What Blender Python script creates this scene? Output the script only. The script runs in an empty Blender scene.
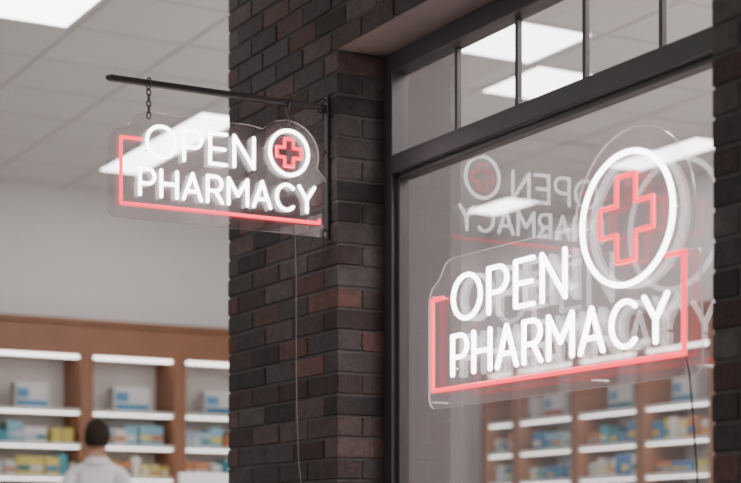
import bpy, bmesh, math, random
from mathutils import Vector, Matrix
random.seed(7)
S=bpy.context.scene

# ------------------------------------------------------------ materials
def pmat(name, col, rough=0.6, metal=0.0, emis=None, estr=0.0, noise=0.0, nscale=8.0, bump=0.0, bscale=60.0, spec=0.5):
    m=bpy.data.materials.new(name); m.use_nodes=True
    nt=m.node_tree; b=nt.nodes['Principled BSDF']
    b.inputs['Base Color'].default_value=(*col,1)
    b.inputs['Roughness'].default_value=rough; b.inputs['Metallic'].default_value=metal
    b.inputs['Specular IOR Level'].default_value=spec
    if emis: 
        b.inputs['Emission Color'].default_value=(*emis,1); b.inputs['Emission Strength'].default_value=estr
    tc=nt.nodes.new('ShaderNodeTexCoord')
    if noise>0:
        n=nt.nodes.new('ShaderNodeTexNoise'); n.inputs['Scale'].default_value=nscale; n.inputs['Detail'].default_value=5
        nt.links.new(tc.outputs['Object'],n.inputs['Vector'])
        mx=nt.nodes.new('ShaderNodeMix'); mx.data_type='RGBA'
        mx.inputs[6].default_value=(*[c*(1-noise) for c in col],1); mx.inputs[7].default_value=(*[min(1,c*(1+noise)) for c in col],1)
        nt.links.new(n.outputs['Fac'],mx.inputs[0]); nt.links.new(mx.outputs[2],b.inputs['Base Color'])
    if bump>0:
        n=nt.nodes.new('ShaderNodeTexNoise'); n.inputs['Scale'].default_value=bscale; n.inputs['Detail'].default_value=6
        nt.links.new(tc.outputs['Object'],n.inputs['Vector'])
        bp=nt.nodes.new('ShaderNodeBump'); bp.inputs['Strength'].default_value=bump; bp.inputs['Distance'].default_value=0.004
        nt.links.new(n.outputs['Fac'],bp.inputs['Height']); nt.links.new(bp.outputs['Normal'],b.inputs['Normal'])
    return m

def attr_mat(name, rough=0.5, bump=0.0, mult_noise=0.0):
    m=pmat(name,(1,1,1),rough=rough,bump=bump,bscale=90,spec=0.3)
    nt=m.node_tree; b=nt.nodes['Principled BSDF']
    a=nt.nodes.new('ShaderNodeVertexColor'); a.layer_name='Col'
    if mult_noise>0:
        tc=nt.nodes.new('ShaderNodeTexCoord')
        n=nt.nodes.new('ShaderNodeTexNoise'); n.inputs['Scale'].default_value=22; n.inputs['Detail'].default_value=8; n.inputs['Roughness'].default_value=0.7
        nt.links.new(tc.outputs['Object'],n.inputs['Vector'])
        mr=nt.nodes.new('ShaderNodeMapRange'); mr.inputs[1].default_value=0.3; mr.inputs[2].default_value=0.7
        mr.inputs[3].default_value=1-mult_noise; mr.inputs[4].default_value=1+mult_noise
        nt.links.new(n.outputs['Fac'],mr.inputs[0])
        vm=nt.nodes.new('ShaderNodeVectorMath'); vm.operation='SCALE'
        nt.links.new(a.outputs['Color'],vm.inputs[0]); nt.links.new(mr.outputs[0],vm.inputs['Scale'])
        nt.links.new(vm.outputs[0],b.inputs['Base Color'])
    else:
        nt.links.new(a.outputs['Color'],b.inputs['Base Color'])
    return m

def thin_glass(name, f0, tint, haze=0.0, hazecol=(0.8,0.8,0.8), rough=0.0):
    m=bpy.data.materials.new(name); m.use_nodes=True; nt=m.node_tree
    for n in list(nt.nodes): nt.nodes.remove(n)
    out=nt.nodes.new('ShaderNodeOutputMaterial'); tr=nt.nodes.new('ShaderNodeBsdfTransparent'); tr.inputs[0].default_value=(*tint,1)
    gl=nt.nodes.new('ShaderNodeBsdfGlossy'); gl.inputs['Roughness'].default_value=rough; gl.inputs['Color'].default_value=(1,1,1,1)
    lw=nt.nodes.new('ShaderNodeLayerWeight'); lw.inputs['Blend'].default_value=0.5
    pw=nt.nodes.new('ShaderNodeMath'); pw.operation='POWER'; pw.inputs[1].default_value=5
    nt.links.new(lw.outputs['Facing'],pw.inputs[0])
    ma=nt.nodes.new('ShaderNodeMath'); ma.operation='MULTIPLY_ADD'; ma.inputs[1].default_value=1-f0; ma.inputs[2].default_value=f0
    nt.links.new(pw.outputs[0],ma.inputs[0])
    mx=nt.nodes.new('ShaderNodeMixShader'); nt.links.new(ma.outputs[0],mx.inputs[0]); nt.links.new(tr.outputs[0],mx.inputs[1]); nt.links.new(gl.outputs[0],mx.inputs[2])
    last=mx
    if haze>0:
        df=nt.nodes.new('ShaderNodeBsdfDiffuse'); df.inputs[0].default_value=(*hazecol,1)
        m2=nt.nodes.new('ShaderNodeMixShader'); m2.inputs[0].default_value=haze
        nt.links.new(mx.outputs[0],m2.inputs[1]); nt.links.new(df.outputs[0],m2.inputs[2]); last=m2
    nt.links.new(last.outputs[0],out.inputs[0])
    return m

M_brick=attr_mat('brick_procedural',rough=0.75,bump=0.7,mult_noise=0.38)
M_mortar=pmat('mortar',(0.075,0.067,0.065),0.9,noise=0.3,nscale=30,bump=0.5)
M_plaster=pmat('dark_plaster',(0.125,0.107,0.108),0.8,noise=0.06,nscale=3)
M_soffit=pmat('soffit_paint',(0.19,0.145,0.13),0.6,noise=0.15,nscale=6)
M_frame=pmat('dark_anodised_metal',(0.05,0.044,0.046),0.4,0.2,noise=0.15,nscale=12)
M_wall=pmat('white_wall_paint',(0.81,0.80,0.80),0.85,noise=0.02,nscale=2)
M_tile=pmat('ceiling_tile',(0.82,0.81,0.805),0.9,noise=0.02,nscale=40,bump=0.2,bscale=150)
M_tbar=pmat('ceiling_tbar',(0.64,0.625,0.62),0.6)
M_panel=pmat('led_panel',(0.9,0.9,0.9),0.5,emis=(1,0.98,0.965),estr=8)
M_panel_fill=pmat('led_panel_unseen_fill',(0.9,0.9,0.9),0.5,emis=(1,0.98,0.965),estr=22)  # stronger glow for panels added out of view as fill light
M_floor=pmat('vinyl_floor',(0.6,0.58,0.57),0.35,noise=0.06,nscale=4)
M_pave=pmat('pavement',(0.22,0.21,0.20),0.8,noise=0.2,nscale=5,bump=0.4)
M_wood=pmat('walnut_laminate',(0.255,0.108,0.055),0.45,noise=0.18,nscale=5)
M_board=pmat('white_shelf',(0.8,0.79,0.78),0.4)
M_back=pmat('shelf_back_panel',(0.62,0.58,0.56),0.6)
M_led=pmat('shelf_led',(0.9,0.9,0.9),0.5,emis=(1,0.95,0.9),estr=5)
M_box=attr_mat('carton_print',rough=0.45)
M_white=pmat('neon_white',(1,1,1),0.4,emis=(1,0.975,0.985),estr=9)
M_red=pmat('neon_red',(0.9,0.06,0.09),0.4,emis=(1,0.026,0.065),estr=3.0)
M_acr=thin_glass('clear_acrylic',0.042,(0.975,0.955,0.96),haze=0.024,hazecol=(0.9,0.70,0.73))  # pinkish haze puts the neon's glow into the plate colour
M_acre=thin_glass('acrylic_edge',0.08,(0.9,0.9,0.9),haze=0.5,hazecol=(0.9,0.82,0.83))
M_glass=thin_glass('window_glass',0.065,(0.80,0.78,0.785),haze=0.03)
M_steel=pmat('dark_steel',(0.07,0.06,0.06),0.35,0.5)
M_chain=pmat('chain_steel',(0.12,0.11,0.11),0.35,0.9)
M_cable=pmat('cable_pvc',(0.17,0.145,0.14),0.5)
M_cableb=pmat('black_cable_pvc',(0.03,0.03,0.03),0.5)
M_coat=pmat('white_coat_cotton',(0.84,0.83,0.83),0.85,noise=0.04,nscale=9,bump=0.3,bscale=14)
M_skin=pmat('skin',(0.50,0.28,0.20),0.55,noise=0.06,nscale=20)
M_hair=pmat('brown_hair',(0.032,0.021,0.016),0.8,noise=0.4,nscale=60,bump=0.4,bscale=90,spec=0.15)
M_trouser=pmat('navy_trousers',(0.03,0.035,0.055),0.8)
M_shoe=pmat('black_leather',(0.02,0.02,0.02),0.4)
M_eye=pmat('eye_white',(0.7,0.7,0.7),0.2)
M_lip=pmat('lips',(0.42,0.16,0.13),0.5)
M_counter=pmat('counter_laminate',(0.7,0.68,0.66),0.4)
M_plastic=pmat('white_plastic',(0.78,0.77,0.77),0.4)
M_screen=pmat('screen_black',(0.02,0.02,0.025),0.15)

# ------------------------------------------------------------ mesh helpers
def mkobj(name, bm, mats, parent=None, smooth=False):
    me=bpy.data.meshes.new(name); bm.normal_update(); bm.to_mesh(me); bm.free()
    if not isinstance(mats,(list,tuple)): mats=[mats]
    for m in mats: me.materials.append(m)
    if smooth:
        for p in me.polygons: p.use_smooth=True
    o=bpy.data.objects.new(name,me); S.collection.objects.link(o)
    if parent: o.parent=parent
    return o
def empty(name,loc=(0,0,0)):
    e=bpy.data.objects.new(name,None); e.empty_display_size=0.1; S.collection.objects.link(e); return e
def box(bm,x0,x1,y0,y1,z0,z1,mi=0,bev=0.0,col=None,layer=None,jit=0.0):
    c=[(x,y,z) for z in (z0,z1) for y in (y0,y1) for x in (x0,x1)]
    vs=[bm.verts.new(p) for p in c]
    idx=[(0,2,3,1),(4,5,7,6),(0,1,5,4),(2,6,7,3),(1,3,7,5),(0,4,6,2)]
    fs=[bm.faces.new([vs[i] for i in f]) for f in idx]
    if bev>0:
        es=list({e for f in fs for e in f.edges})
        r=bmesh.ops.bevel(bm,geom=es,offset=bev,segments=1,affect='EDGES',profile=0.5)
        fs=list(set(r['faces'])|{f for f in fs if f.is_valid})
        allf=set(fs)
        for v in {v for f in fs for v in f.verts}:
            for f in v.link_faces: allf.add(f)
        fs=list(allf)
    for f in fs:
        f.material_index=mi
        if layer is not None:
            for l in f.loops: l[layer]=(*col,1)
    return fs
def simple_box(name,x0,x1,y0,y1,z0,z1,mat,bev=0.0,parent=None):
    bm=bmesh.new(); box(bm,x0,x1,y0,y1,z0,z1,0,bev); return mkobj(name,bm,mat,parent)

def tube(bm,pts,r,closed=False,seg=10,n=Vector((0,0,1)),mi=0,caps=True):
    pts=[Vector(p) for p in pts]; N=len(pts); rings=[]
    for i,p in enumerate(pts):
        if closed: t=pts[(i+1)%N]-pts[i-1]
        else: t=pts[min(i+1,N-1)]-pts[max(i-1,0)]
        rings.append((p,t.normalized(),r))
    if not closed and caps:
        t0=rings[0][1]; t1=rings[-1][1]; a=[]; b=[]
        for ph in (80,55,28):
            s=math.sin(math.radians(ph)); c=math.cos(math.radians(ph))
            a.append((pts[0]-t0*r*s,t0,r*c)); 
        for ph in (28,55,80):
            s=math.sin(math.radians(ph)); c=math.cos(math.radians(ph))
            b.append((pts[-1]+t1*r*s,t1,r*c))
        rings=a+rings+b
    vr=[]
    for p,t,rr in rings:
        bb=n.cross(t)
        if bb.length<1e-4: bb=Vector((1,0,0)).cross(t)
        bb.normalize(); nn=t.cross(bb)
        vr.append([bm.verts.new(p+rr*(math.cos(2*math.pi*k/seg)*nn+math.sin(2*math.pi*k/seg)*bb)) for k in range(seg)])
    m=len(vr)
    for i in range(m if closed else m-1):
        A=vr[i];B=vr[(i+1)%m]
        for k in range(seg):
            f=bm.faces.new((A[k],A[(k+1)%seg],B[(k+1)%seg],B[k])); f.material_index=mi; f.smooth=True
    if not closed:
        bm.faces.new(vr[0][::-1]).material_index=mi; bm.faces.new(vr[-1]).material_index=mi

def arc(cx,cy,rx,ry,a0,a1,n=16):
    return [(cx+rx*math.cos(math.radians(a0+(a1-a0)*i/n)),cy+ry*math.sin(math.radians(a0+(a1-a0)*i/n))) for i in range(n+1)]

# ------------------------------------------------------------ lettering strokes (cap height 1)
def glyph(c):
    if c=='O': return .95,[(arc(.475,.5,.475,.5,0,360-360/32,31),True)]
    if c=='P': return .60,[([(0,0),(0,1)],False),([(0,1),(.3,1)]+arc(.32,.72,.28,.28,90,-90,12)+[(0,.44)],False)]
    if c=='R': return .62,[([(0,0),(0,1)],False),([(0,1),(.3,1)]+arc(.32,.72,.28,.28,90,-90,12)+[(0,.44)],False),([(.33,.44),(.62,0)],False)]
    if c=='E': return .55,[([(0,0),(0,1)],False),([(0,1),(.55,1)],False),([(0,.5),(.5,.5)],False),([(0,0),(.55,0)],False)]
    if c=='N': return .68,[([(0,0),(0,1)],False),([(0,1),(.68,0)],False),([(.68,0),(.68,1)],False)]
    if c=='H': return .66,[([(0,0),(0,1)],False),([(.66,0),(.66,1)],False),([(0,.5),(.66,.5)],False)]
    if c=='A': return .74,[([(0,0),(.37,1)],False),([(.37,1),(.74,0)],False),([(.13,.32),(.61,.32)],False)]
    if c=='M': return .82,[([(0,0),(0,1)],False),([(0,1),(.41,.35)],False),([(.41,.35),(.82,1)],False),([(.82,1),(.82,0)],False)]
    if c=='C': return .74,[(arc(.44,.5,.44,.5,48,312,22),False)]
    if c=='Y': return .68,[([(0,1),(.34,.48)],False),([(.68,1),(.34,.48)],False),([(.34,.48),(.34,0)],False)]
def text_strokes(txt,u0,u1,v0,v1,gap=.28):
    ws=[glyph(c)[0] for c in txt]; tot=sum(ws)+gap*(len(txt)-1); sx=(u1-u0)/tot; sv=v1-v0
    out=[];x=0
    for c,w in zip(txt,ws):
        for pts,cl in glyph(c)[1]: out.append(([(u0+(x+a)*sx,v0+b*sv) for a,b in pts],cl))
        x+=w+gap
    return out
def round_poly(P):
    out=[];N=len(P)
    for i,(x,y,r) in enumerate(P):
        if r<=0: out.append((x,y)); continue
        p=Vector((x,y)); a=Vector(P[i-1][:2])-p; b=Vector(P[(i+1)%N][:2])-p
        ra=min(r,a.length*.49); rb=min(r,b.length*.49)
        A=p+a.normalized()*ra; B=p+b.normalized()*rb
        for k in range(7):
            t=k/6; q=(1-t)**2*A+2*(1-t)*t*p+t*t*B; out.append((q.x,q.y))
    return out

def build_sign(name, mp, nrm, openr, pharm, circ, crossr, border, outline, r, depth=0.022):
    root=empty(name)
    d=depth
    bm=bmesh.new()
    for pts,cl in text_strokes('OPEN',*openr)+text_strokes('PHARMACY',*pharm):
        tube(bm,[mp(u,v,d) for u,v in pts],r,cl,12,nrm)
    cx,cy,cr,crz=circ
    tube(bm,[mp(u,v,d) for u,v in arc(cx,cy,cr,crz,0,360-360/56,55)],r,True,12,nrm)
    mkobj('neon_letters',bm,M_white,root,True)
    bm=bmesh.new()
    a,w,az,wz=crossr
    P=[(w,az),(w,wz),(a,wz),(a,-wz),(w,-wz),(w,-az),(-w,-az),(-w,-wz),(-a,-wz),(-a,wz),(-w,wz),(-w,az)]
    for i in range(12):
        p=P[i];q=P[(i+1)%12]
        tube(bm,[mp(cx+p[0],cy+p[1],d),mp(cx+q[0],cy+q[1],d)],r*.88,False,10,nrm)
    for poly in border:
        for p,q in zip(poly[:-1],poly[1:]):
            tube(bm,[mp(*p,d),mp(*q,d)],r*.95,False,10,nrm)
    mkobj('neon_border_and_cross',bm,M_red,root,True)
    # acrylic backing plate cut to the contour of the lettering
    bm=bmesh.new(); T=0.008
    pl=round_poly(outline)
    f=[bm.verts.new(mp(u,v,T/2)) for u,v in pl]; b=[bm.verts.new(mp(u,v,-T/2)) for u,v in pl]
    bm.faces.new(f); bm.faces.new(b[::-1])
    N=len(pl)
    for i in range(N):
        q=bm.faces.new((f[i],b[i],b[(i+1)%N],f[(i+1)%N])); q.material_index=1
    bmesh.ops.recalc_face_normals(bm,faces=bm.faces[:])
    mkobj('acrylic_plate',bm,[M_acr,M_acre],root)
    # clips that hold the tubes on the plate
    bm=bmesh.new()
    for u,v in [(openr[0],openr[2]+.02),(openr[1],openr[3]-.02),(pharm[0],pharm[2]+.02),(pharm[1]-.03,pharm[2]+.03),(cx-cr,cy),(cx+cr,cy)]:
        tube(bm,[mp(u,v,0.003),mp(u,v,d-r*.5)],r*.45,False,8,Vector((0,0,1)))
    mkobj('tube_clips',bm,M_plastic,root,True)
    return root

# ------------------------------------------------------------ key dimensions
ZC=3.68; XL=-7.0; YB=5.2; XR=4.2
OP_Z=2.76; PW=-0.94; OX1=2.01; REV=0.20; GY=0.238; SILL=0.468

# ------------------------------------------------------------ room shell
simple_box('floor',XL-.2,XR+.2,0.0,YB+.2,-0.1,0.0,M_floor)
simple_box('ground',-12,12,-10,0.0,-0.1,-0.002,M_pave)
simple_box('wall_left',XL-.15,XL,-2.0,YB+.15,0,ZC+.12,M_wall)
simple_box('wall_back',XL,XR+.15,YB,YB+.15,0,ZC+.12,M_wall)
simple_box('wall_right',XR,XR+.15,0.27,YB,0,ZC+.12,M_wall)
bm=bmesh.new(); box(bm,XL,XR,-2.0,YB,ZC,ZC+.12,0)
G=0.62
x=-6.2-G
while x<XR:
    if x>XL: box(bm,x-.010,x+.010,-2.0,YB-.001,ZC-.004,ZC+.001,1)
    x+=G
y=1.35-5*G
while y<YB:
    box(bm,XL+.001,XR-.001,y-.010,y+.010,ZC-.0045,ZC+.001,1); y+=G
mkobj('ceiling',bm,[M_tile,M_tbar])
lights=[(-6.2,1.35,3,.5,0),(-3.1,-0.51,2,.93,0),(-2.48,1.97,1,.9,0),(-3.1,2.59,1,1,0),(-6.2,4.45,1,.5,0),(-4.34,4.45,1.6,.5,0),
 (-0.62,1.35,2,1,1),(-0.62,3.21,2,1,1),(1.24,1.35,2,1,1),(1.24,3.21,2,1,1),(-0.62,2.28,2,.9,1),(1.24,.73,2,.9,1),(2.96,2.0,1.5,2,1)]  # this row: unseen panels added to brighten the room
for (lx,ly,nx,ny,fill) in lights:
    root=empty('ceiling_panel_light')  # root for the ceiling lights and the added unseen fill panels
    bm=bmesh.new(); x0,x1,y0,y1=lx+.014,lx+nx*G-.014,ly+.014,ly+G*ny-.014
    box(bm,x0,x1,y0,y1,ZC-.010,ZC-.0005,0)
    mkobj('diffuser',bm,M_panel_fill if fill else M_panel,root)
    bm=bmesh.new()
    box(bm,x0-.01,x1+.01,y0-.01,y0,ZC-.014,ZC-.0005);box(bm,x0-.01,x1+.01,y1,y1+.01,ZC-.014,ZC-.0005)
    box(bm,x0-.01,x0,y0,y1,ZC-.014,ZC-.0005);box(bm,x1,x1+.01,y0,y1,ZC-.014,ZC-.0005)
    mkobj('trim_frame',bm,M_board,root)

# ------------------------------------------------------------ brick facade
CH=0.0765; BH=CH-0.009; BL=0.225; MJ=0.009
bm=bmesh.new(); lay=bm.loops.layers.color.new('Col')
def bcol():
    t=random.random()
    v=random.uniform(0.66,1.24)*1.10
    if t<0.54: c=(0.232,0.212,0.208)
    elif t<0.86: c=(0.255,0.208,0.194)
    else: c=(0.29,0.208,0.188)
    return tuple(ch*v for ch in c)
def brick(x0,x1,y0,y1,z0,z1):
    j=lambda:random.uniform(-.0022,.0022)
    if x1-x0<.02: return
    box(bm,x0,x1,y0+j() if y0<.05 else y0,y1,z0+j()*.4,z1+j()*.4,0,0.0035,bcol(),lay)
D=0.0975
n=int(ZC/CH)
for i in range(n+1):
    z0=i*CH+MJ/2; z1=min(z0+BH,ZC-.002)
    if z1-z0<.02: continue
    above = z0>OP_Z-0.03
    below = z1<SILL+0.02
    spans=[(PW,XR)] if (above or below) else [(PW,0.0),(OX1,XR)]
    for (a,b) in spans:
        odd=i%2
        full=(b-a)>1.5 and a<0
        if odd:
            brick(a,a+D,0,REV,z0,z1); xs=a+D+MJ
            xe=b if full or b==XR else b-D-MJ
            if xe!=b: brick(b-D,b,0,REV,z0,z1)
        else:
            xs=a; xe=b
            if not full:
                if b!=XR: brick(b-BL+MJ,b,D+MJ*.6,REV,z0,z1)
                brick(a,a+BL-MJ,D+MJ*.6,REV,z0,z1)
            else: brick(a,a+BL-MJ,D+MJ*.6,REV,z0,z1)
        if full:
            x=xs
            while x<xe-.02:
                brick(x,min(x+BL-MJ,xe),0,D,z0,z1); x+=BL
        else:
            cnt=max(1,round((xe-xs+MJ)/BL)); L=(xe-xs+MJ)/cnt
            for q in range(cnt): brick(xs+q*L,xs+(q+1)*L-MJ,0,D,z0,z1)
R=0.0055
for (a,b,c,d_) in [(PW,0.0,0,ZC),(OX1,XR,0,ZC),(0.0-R*2,OX1+R*2,OP_Z+.012,ZC),(0.0-R*2,OX1+R*2,0,SILL-.01)]:
    fs=box(bm,a+R,b-R,R,REV-.0005,c,d_,1)
mkobj('wall_front_brick',bm,[M_brick,M_mortar])
simple_box('trim_soffit',0.001,OX1-.001,0.004,REV-.002,OP_Z-.004,OP_Z+.006,M_soffit)
bm=bmesh.new()
box(bm,PW,0.0,REV,0.52,0,ZC); box(bm,OX1,XR,REV,0.27,0,ZC); box(bm,0,OX1,REV,0.27,OP_Z,ZC); box(bm,0,OX1,REV,0.27,0,SILL)
mkobj('wall_front_lining',bm,M_plaster)

# ------------------------------------------------------------ window
win=empty('window_1')
bm=bmesh.new(); F0=REV-0.012; F1=0.262; e=.0015
TZ0,TZ1=2.318,2.386
box(bm,e,.062,F0,F1,SILL,OP_Z-.005,0,.003)
box(bm,OX1-.062,OX1-e,F0,F1,SILL,OP_Z-.005,0,.003)
box(bm,.062,OX1-.062,F0,F1,2.685,OP_Z-.005,0,.003)
box(bm,.062,OX1-.062,F0,F1,SILL,SILL+.07,0,.003)
box(bm,.062,OX1-.062,F0-.006,F1,TZ0,TZ1,0,.004)
box(bm,.062,.082,F0+.02,F1-.01,SILL+.07,TZ0,0,.002)
box(bm,.062,OX1-.062,F0+.02,F1-.01,TZ0-.018,TZ0,0,.002)
for mx_ in (.430,.795,1.158,1.522,1.885):
    box(bm,mx_-.0075,mx_+.0075,GY-.010,GY+.010,TZ1,2.685,0,.002)
mkobj('window_frame',bm,M_frame,win)
bm=bmesh.new()
for (a,b,c,d_) in [(.06,OX1-.06,SILL+.06,TZ0+.005),(.06,OX1-.06,TZ1-.005,2.69)]:
    vs=[bm.verts.new(p) for p in ((a,GY,c),(b,GY,c),(b,GY,d_),(a,GY,d_))]; bm.faces.new(vs)
mkobj('glass_pane',bm,M_glass,win)
simple_box('window_sill_ledge',0.002,OX1-.002,-0.03,F0,SILL-.008,SILL+.012,M_frame,.003,win)

# ------------------------------------------------------------ window neon sign
WY=0.172
wmap=lambda u,v,d: Vector((u,WY-d,v))
cx,cz=1.467,1.922
out=[(.350,1.455,.05),(.350,1.86,.06),(.42,1.89,.04),(.46,1.955,.06),(1.10,1.945,.05)]
out+=[(a,b,0) for a,b in arc(cx,cz,.275,.262,172,-28,26)]
out+=[(1.765,1.80,.02),(1.775,1.455,.05)]
ws=build_sign('window_neon_sign',wmap,Vector((0,-1,0)),(.540,1.172,1.738,1.880),(.536,1.650,1.558,1.686),(cx,cz,.208,.188),
  (.122,.043,.122,.042),[[(.475,1.822),(.408,1.822),(.408,1.514),(1.722,1.514),(1.722,1.79),(1.65,1.79)]],out,0.0082)
bm=bmesh.new()
for (u,v) in [(.365,1.48),(.365,1.84),(1.745,1.48),(1.27,1.48)]:
    tube(bm,[(u,WY+.004,v),(u,GY-.001,v)],.004,False,12,Vector((0,0,1)),caps=False)
mkobj('standoffs',bm,M_acre,ws,True)
bm=bmesh.new()
tube(bm,[(1.715,WY-.01,1.505),(1.735,WY-.015,1.46),(1.748,WY-.015,1.36),(1.762,WY-.012,1.2),(1.775,WY-.01,1.0),(1.775,WY-.01,.8),(1.775,WY-.01,.49)],.0024,False,8,Vector((0,1,0)))
mkobj('power_cable',bm,M_cableb,ws,True)

# ------------------------------------------------------------ hanging neon sign
HX=-0.061
hmap=lambda u,v,d: Vector((HX+d,u,v))
hc=(-.168,2.378)
out=[(-.84,2.095,.035),(-.84,2.385,.04),(-.765,2.40,.03),(-.735,2.462,.05),(-.30,2.462,.04)]
out+=[(a,b,0) for a,b in arc(hc[0],hc[1],.125,.118,140,-20,18)]
out+=[(-.012,2.30,.02),(-.008,2.095,.035)]
hs=build_sign('hanging_neon_sign',hmap,Vector((1,0,0)),(-.703,-.305,2.308,2.413),(-.728,-.068,2.176,2.264),(hc[0],hc[1],.075,.078),
  (.048,.017,.048,.017),[[(-.725,2.362),(-.796,2.362),(-.796,2.140),(-.048,2.140),(-.048,2.150)]],out,0.0064,0.016)
bm=bmesh.new()
box(bm,HX-.011,HX+.011,-.832,-.004,2.549,2.568,0,.002)
box(bm,HX-.013,HX+.013,-.014,-.003,2.09,2.60,0,.002)
box(bm,HX-.008,HX+.008,-.05,-.012,2.539,2.551,0,.001)
for zz in (2.12,2.40,2.585):
    tube(bm,[(HX,-.016,zz),(HX,-.020,zz)],.006,False,8,Vector((0,0,1)))
tube(bm,[(HX,-.835,2.5585),(HX,-.829,2.5585)],.009,False,10,Vector((0,0,1)))
mkobj('bracket_arm',bm,M_steel,hs)
bm=bmesh.new()
for yy,zb in ((-.690,2.445),(-.165,2.478)):
    i=0
    tube(bm,[(HX+.019*math.cos(a*math.pi/8),yy,2.5565+.021*math.sin(a*math.pi/8)) for a in range(16)],.0028,True,6,Vector((0,1,0)))
    z=2.538
    while z>zb-.004:
        pts=[]
        for a in range(14):
            t=2*math.pi*a/14
            if i%2==0: pts.append((HX,yy+.0070*math.cos(t),z-.010+.0125*math.sin(t)))
            else: pts.append((HX+.0070*math.cos(t),yy,z-.010+.0125*math.sin(t)))
        tube(bm,pts,.0025,True,6,Vector((1,0,0)) if i%2==0 else Vector((0,1,0)))
        z-=.0195; i+=1
mkobj('chain_links',bm,M_chain,hs,True)
bm=bmesh.new()
tube(bm,[(HX+.004,-.14,2.14),(HX+.01,-.142,2.08),(HX+.006,-.135,1.95),(HX,-.132,1.75),(HX,-.130,1.5),(HX+.004,-.125,1.3),(HX,-.10,1.1),(HX,-.06,.9),(HX,-.02,.7)],.0020,False,8,Vector((1,0,0)))
mkobj('power_cable',bm,M_cable,hs,True)

# ------------------------------------------------------------ shelving
LEV=[0.12,0.42,0.72,0.98,1.24,1.495,1.735,1.985]
palette=[(.75,.74,.73),(.78,.77,.75),(.24,.44,.60),(.26,.54,.60),(.78,.60,.24),(.74,.68,.36),(.58,.66,.74),(.70,.46,.32),(.45,.62,.68),(.72,.70,.66),(.20,.44,.48),(.70,.72,.74),(.80,.74,.48),(.76,.75,.74)]
def shelving(f, ups, pname):
    root=empty(pname)
    def fb(bm,s0,s1,d0,d1,z0,z1,mi=0,bev=0.0,col=None,layer=None):
        p=f(s0,d0);q=f(s1,d1)
        return box(bm,min(p[0],q[0]),max(p[0],q[0]),min(p[1],q[1]),max(p[1],q[1]),z0,z1,mi,bev,col,layer)
    s0,s1=ups[0]-.05,ups[-1]+.05
    bm=bmesh.new()
    for u in ups: fb(bm,u-.05,u+.05,.005,.40,0,2.385,0,.003)
    fb(bm,s0-.01,s1+.01,.005,.415,2.385,2.61,0,.004)
    fb(bm,s0-.02,s1+.02,.005,.435,2.61,2.65,0,.004)
    for a,b in zip(ups[:-1],ups[1:]): fb(bm,a+.05,b-.05,.02,.37,0,.10,0)
    mkobj('wood_carcass',bm,M_wood,root)
    bm=bmesh.new(); bl=bmesh.new()
    for a,b in zip(ups[:-1],ups[1:]):
        fb(bm,a+.05,b-.05,.006,.02,.10,2.385,1)
        for z in LEV: 
            fb(bm,a+.05,b-.05,.02,.39,z-.026,z,0,.002)
            fb(bl,a+.06,b-.06,.345,.385,z-.033,z-.0265,0)
        fb(bl,a+.06,b-.06,.34,.385,2.366,2.384,0)
    mkobj('shelf_boards',bm,[M_board,M_back],root)
    mkobj('led_strips',bl,M_led,root)
    bm=bmesh.new(); lay=bm.loops.layers.color.new('Col')
    for a,b in zip(ups[:-1],ups[1:]):
        for li,z in enumerate(LEV):
            if li==len(LEV)-1:
                w=random.uniform(.24,.29); s=a+.05+random.uniform(.16,.28)
                fb(bm,s,s+w,.16,.30,z+.001,z+.19,0,.002,(.78,.78,.78),lay)
                fb(bm,s+.01,s+w-.01,.300,.3015,z+.02,z+.06,0,0,random.choice([(.25,.5,.65),(.6,.15,.15),(.1,.4,.5)]),lay)
                fb(bm,s+.01,s+w*.4,.300,.3015,z+.08,z+.15,0,0,(.35,.55,.68),lay)
                continue
            s=a+.058
            while s<b-.10:
                if random.random()<.03: s+=random.uniform(.03,.06); continue
                w=random.uniform(.04,.11); h=random.uniform(.08,.16); c=random.choice(palette)
                k=random.choice([1,1,2,3])
                for _ in range(k):
                    if s+w>b-.052: break
                    dd=random.uniform(.28,.34)
                    fb(bm,s,s+w,.12,dd,z+.001,z+h,0,.003,c,lay)
                    c2=random.choice(palette)
                    fb(bm,s+.006,s+w-.006,dd,dd+.0012,z+h*.25,z+h*.55,0,0,c2,lay)
                    s+=w+.003
                s+=random.uniform(0,.010)
    mkobj('medicine_boxes',bm,M_box,root)
    return root
shelving(lambda s,d:(XL+d,s),[-.064+.74*i for i in range(7)],'pharmacy_shelving')
shelving(lambda s,d:(s,YB-d),[-6.45,-5.99]+[-5.19+.80*i for i in range(11)],'pharmacy_shelving')

# ------------------------------------------------------------ counter with monitor
ct=empty('checkout_counter')
simple_box('counter_body',-3.5,-2.75,.62,2.6,0,.93,M_wood,.004,ct)
simple_box('counter_top',-3.54,-2.71,.58,2.64,.931,.97,M_counter,.004,ct)
mo=empty('desktop_monitor')
bm=bmesh.new()
box(bm,-3.03,-2.995,.645,1.165,1.06,1.375,0,.008); box(bm,-2.997,-2.96,.80,1.01,1.12,1.28,0,.01)
box(bm,-2.99,-2.965,.88,.93,.985,1.14,0,.004); box(bm,-3.07,-2.90,.80,1.01,.971,.985,0,.004)
mkobj('housing',bm,M_plastic,mo)
simple_box('screen',-3.032,-3.0301,.66,1.15,1.075,1.36,M_screen,0,mo)

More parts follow.
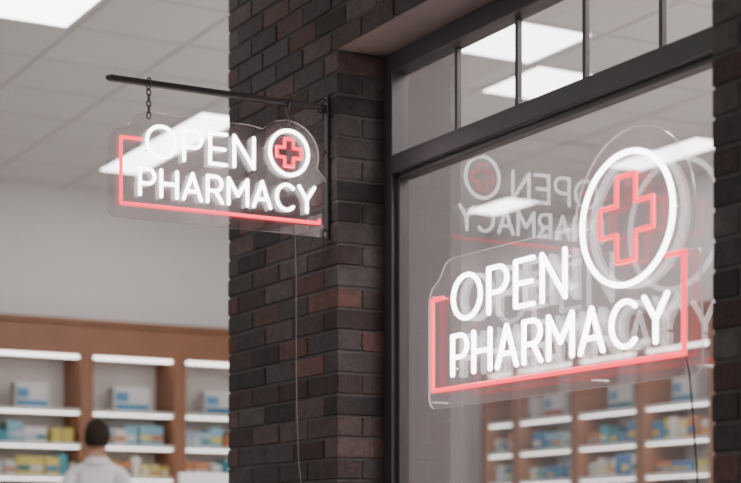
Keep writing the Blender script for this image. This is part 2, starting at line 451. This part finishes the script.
# ------------------------------------------------------------ pharmacist (seen from behind, facing the shelves)
def skin_mesh(name, V, E, levels=2):
    me=bpy.data.meshes.new(name+'_tmp'); me.from_pydata([v[0] for v in V],E,[])
    o=bpy.data.objects.new(name+'_tmp',me); S.collection.objects.link(o)
    o.modifiers.new('Skin','SKIN')
    sv=me.skin_vertices[0].data
    for i,v in enumerate(V):
        r=v[1]; sv[i].radius=(r,r) if not isinstance(r,tuple) else r
        sv[i].use_root=(i==0)
    s=o.modifiers.new('Sub','SUBSURF'); s.levels=levels; s.render_levels=levels
    dg=bpy.context.evaluated_depsgraph_get(); ev=o.evaluated_get(dg)
    nm=bpy.data.meshes.new_from_object(ev); bpy.data.objects.remove(o)
    return nm
ph=empty('pharmacist')
V=[((0,0,.95),.135),((0,.0,1.12),.125),((0,0,1.28),.140),((0,-.005,1.40),.135),((0,-.005,1.515),.066),((0,.012,1.61),.056)]
E=[(0,1),(1,2),(2,3),(3,4),(4,5)]
def add(v,r,p): V.append((v,r)); E.append((p,len(V)-1)); return len(V)-1
for s in (-1,1):
    a=add((s*.10,-.005,1.478),.062,3); a=add((s*.160,-.005,1.440),.062,a); a=add((s*.188,-.02,1.28),.054,a); a=add((s*.205,-.03,1.13),.046,a)
    a=add((s*.20,.06,1.0),.038,a); a=add((s*.19,.16,.92),.030,a)
    h=add((s*.09,0,.86),.098,0); h=add((s*.105,.0,.68),.085,h); h=add((s*.11,.01,.49),.062,h); h=add((s*.112,-.01,.30),.056,h); h=add((s*.112,-.02,.10),.045,h)
    h=add((s*.115,.05,.045),.040,h); h=add((s*.12,.14,.035),.034,h)
me=skin_mesh('body',V,E)
for v in me.vertices:
    if abs(v.co.x)<.17 and .8<v.co.z<1.5: v.co.y*=.82
for m in (M_coat,M_trouser,M_shoe,M_skin): me.materials.append(m)
for p in me.polygons:
    p.use_smooth=True; c=p.center
    p.material_index = 3 if c.z>1.54 else (0 if c.z>.86 or abs(c.x)>.15 and c.z>.7 else (1 if c.z>.085 else 2))
bo=bpy.data.objects.new('body',me); S.collection.objects.link(bo); bo.parent=ph
bm=bmesh.new()
def shell(rings,seg=36,gap=None):
    vr=[]
    for z,rx,ry,cy in rings: vr.append([bm.verts.new((rx*math.cos(2*math.pi*k/seg)*(1+.03*math.sin(k*2.1)*(1 if z<.9 else 0)),cy+ry*math.sin(2*math.pi*k/seg),z)) for k in range(seg)])
    for A,B in zip(vr[:-1],vr[1:]):
        for k in range(seg):
            if gap and gap(k,seg): continue
            bm.faces.new((A[k],A[(k+1)%seg],B[(k+1)%seg],B[k]))
shell([(.56,.235,.19,0),(.75,.215,.17,0),(.92,.185,.145,0),(1.08,.165,.128,0),(1.2,.150,.118,0)],gap=lambda k,s:k in(9,))
shell([(1.495,.088,.078,-.003),(1.52,.074,.070,-.003),(1.548,.065,.064,0),(1.542,.072,.071,0),(1.50,.096,.086,0)],gap=lambda k,s:k in(8,9))
coat=mkobj('lab_coat',bm,M_coat,ph,True); sm=coat.modifiers.new('t','SOLIDIFY'); sm.thickness=.004
for s in (-1,1):
    w=Vector((s*.19,.16,.92)); fw=Vector((-s*.06,.85,-.45)).normalized(); side=Vector((-s,0,0)); side=(side-fw*side.dot(fw)).normalized(); dn=Vector((0,0,-1)); dn=(dn-fw*dn.dot(fw)).normalized()
    V=[(tuple(w),.024),(tuple(w+fw*.04),(.026)),(tuple(w+fw*.07),.024)]; E=[(0,1),(1,2)]
    for off,L in ((-.028,.055),(-.010,.068),(.010,.073),(.028,.066)):
        b=w+fw*.085+side*off
        V.append((tuple(b),.0095)); E.append((2,len(V)-1)); i=len(V)-1
        V.append((tuple(b+fw*L*.45+dn*.004),.0088)); E.append((i,i+1))
        V.append((tuple(b+fw*L*.75+dn*.018),.008)); E.append((i+1,i+2))
        V.append((tuple(b+fw*L*.9+dn*.036),.007)); E.append((i+2,i+3))
    b=w+fw*.035+side*.03+dn*.006; V.append((tuple(b),.012)); i=len(V)-1; E.append((1,i))
    V.append((tuple(b+fw*.025+side*.022+dn*.008),.010)); E.append((i,i+1)); V.append((tuple(b+fw*.05+side*.028+dn*.014),.0085)); E.append((i+1,i+2))
    hm=skin_mesh('hand',V,E); hm.materials.append(M_skin)
    for p in hm.polygons: p.use_smooth=True
    ho=bpy.data.objects.new('hand_left' if s<0 else 'hand_right',hm); S.collection.objects.link(ho); ho.parent=ph
HC=Vector((0,.022,1.678))
def headpt(d, off=0):
    x,y,z=d
    rx,ry,rz=.076+off,.096+off,.118+off
    if z<0: rx*=1-.28*(-z)**1.3; ry*=1-.12*(-z)
    if z<-.2 and y<0: ry*=1-.25*min(1,(-z-.2)/.6)
    p=Vector((x*rx,y*ry,z*rz))
    if off==0 and y>.55:
        nb=math.exp(-((x/.16)**2+((z+.12)/.20)**2)); p.y+=.026*nb
        for ex in (-.36,.36): p.y-=.009*math.exp(-(((x-ex)/.16)**2+((z-.08)/.12)**2))
        p.y+=.006*math.exp(-((x/.3)**2+((z+.48)/.10)**2)); p.y+=.008*math.exp(-((x/.3)**2+((z+.85)/.15)**2))
    return p
bm=bmesh.new(); bmesh.ops.create_icosphere(bm,subdivisions=5,radius=1)
for v in bm.verts: v.co=headpt(v.co.normalized())+HC
mkobj('head',bm,M_skin,ph,True)
bm=bmesh.new(); bmesh.ops.create_icosphere(bm,subdivisions=5,radius=1)
dele=[]
for v in bm.verts:
    d=v.co.normalized()
    hair=(d.z>.52) or (d.y<.15 and d.z>-.10) or (d.y<-.25 and d.z>-.50)
    if not hair: dele.append(v); 
    v.co=headpt(d,.009+.004*max(0,d.z))+HC+Vector((0,0,.002))
bmesh.ops.delete(bm,geom=dele,context='VERTS')
hh=mkobj('hair',bm,M_hair,ph,True); sm=hh.modifiers.new('t','SOLIDIFY'); sm.thickness=.012; sm.offset=-1
bm=bmesh.new()
for s in (-1,1):
    r=bmesh.ops.create_uvsphere(bm,u_segments=16,v_segments=12,radius=1)
    for v in r['verts']:
        x,y,z=v.co; v.co=HC+Vector((s*.084+x*.012+s*.006*(-y),-.005+y*.018,-.008+z*.032*(1 if z>0 else .9)))
mkobj('ears',bm,M_skin,ph,True)
bm=bmesh.new()
for s in (-1,1):
    r=bmesh.ops.create_uvsphere(bm,u_segments=16,v_segments=12,radius=.0115)
    for v in r['verts']: v.co+=HC+Vector((s*.029,.078,.009))
mkobj('eyes',bm,M_eye,ph,True)
bm=bmesh.new(); tube(bm,[HC+Vector((x,.096-abs(x)*.25,-.056)) for x in (-.024,-.012,0,.012,.024)],.004,False,8)
mkobj('mouth',bm,M_lip,ph,True)
ph.rotation_euler=(0,0,math.radians(64)); ph.location=(-5.09,.945,0.0)

# ------------------------------------------------------------ world
w=bpy.data.worlds.new('world'); S.world=w; w.use_nodes=True
bg=w.node_tree.nodes['Background']; bg.inputs[0].default_value=(1.0,.975,.965,1); bg.inputs[1].default_value=.74

# ------------------------------------------------------------ camera
cam=bpy.data.cameras.new('camera'); co=bpy.data.objects.new('camera',cam); S.collection.objects.link(co)
co.location=(5.301,-2.814,1.0); co.rotation_euler=(math.radians(90),0,math.asin(.8738))
cam.sensor_width=36; cam.lens=1687/741*36; cam.shift_y=(543-241.5)/741
cam.dof.use_dof=True; cam.dof.focus_distance=5.5; cam.dof.aperture_fstop=2.2
S.camera=co
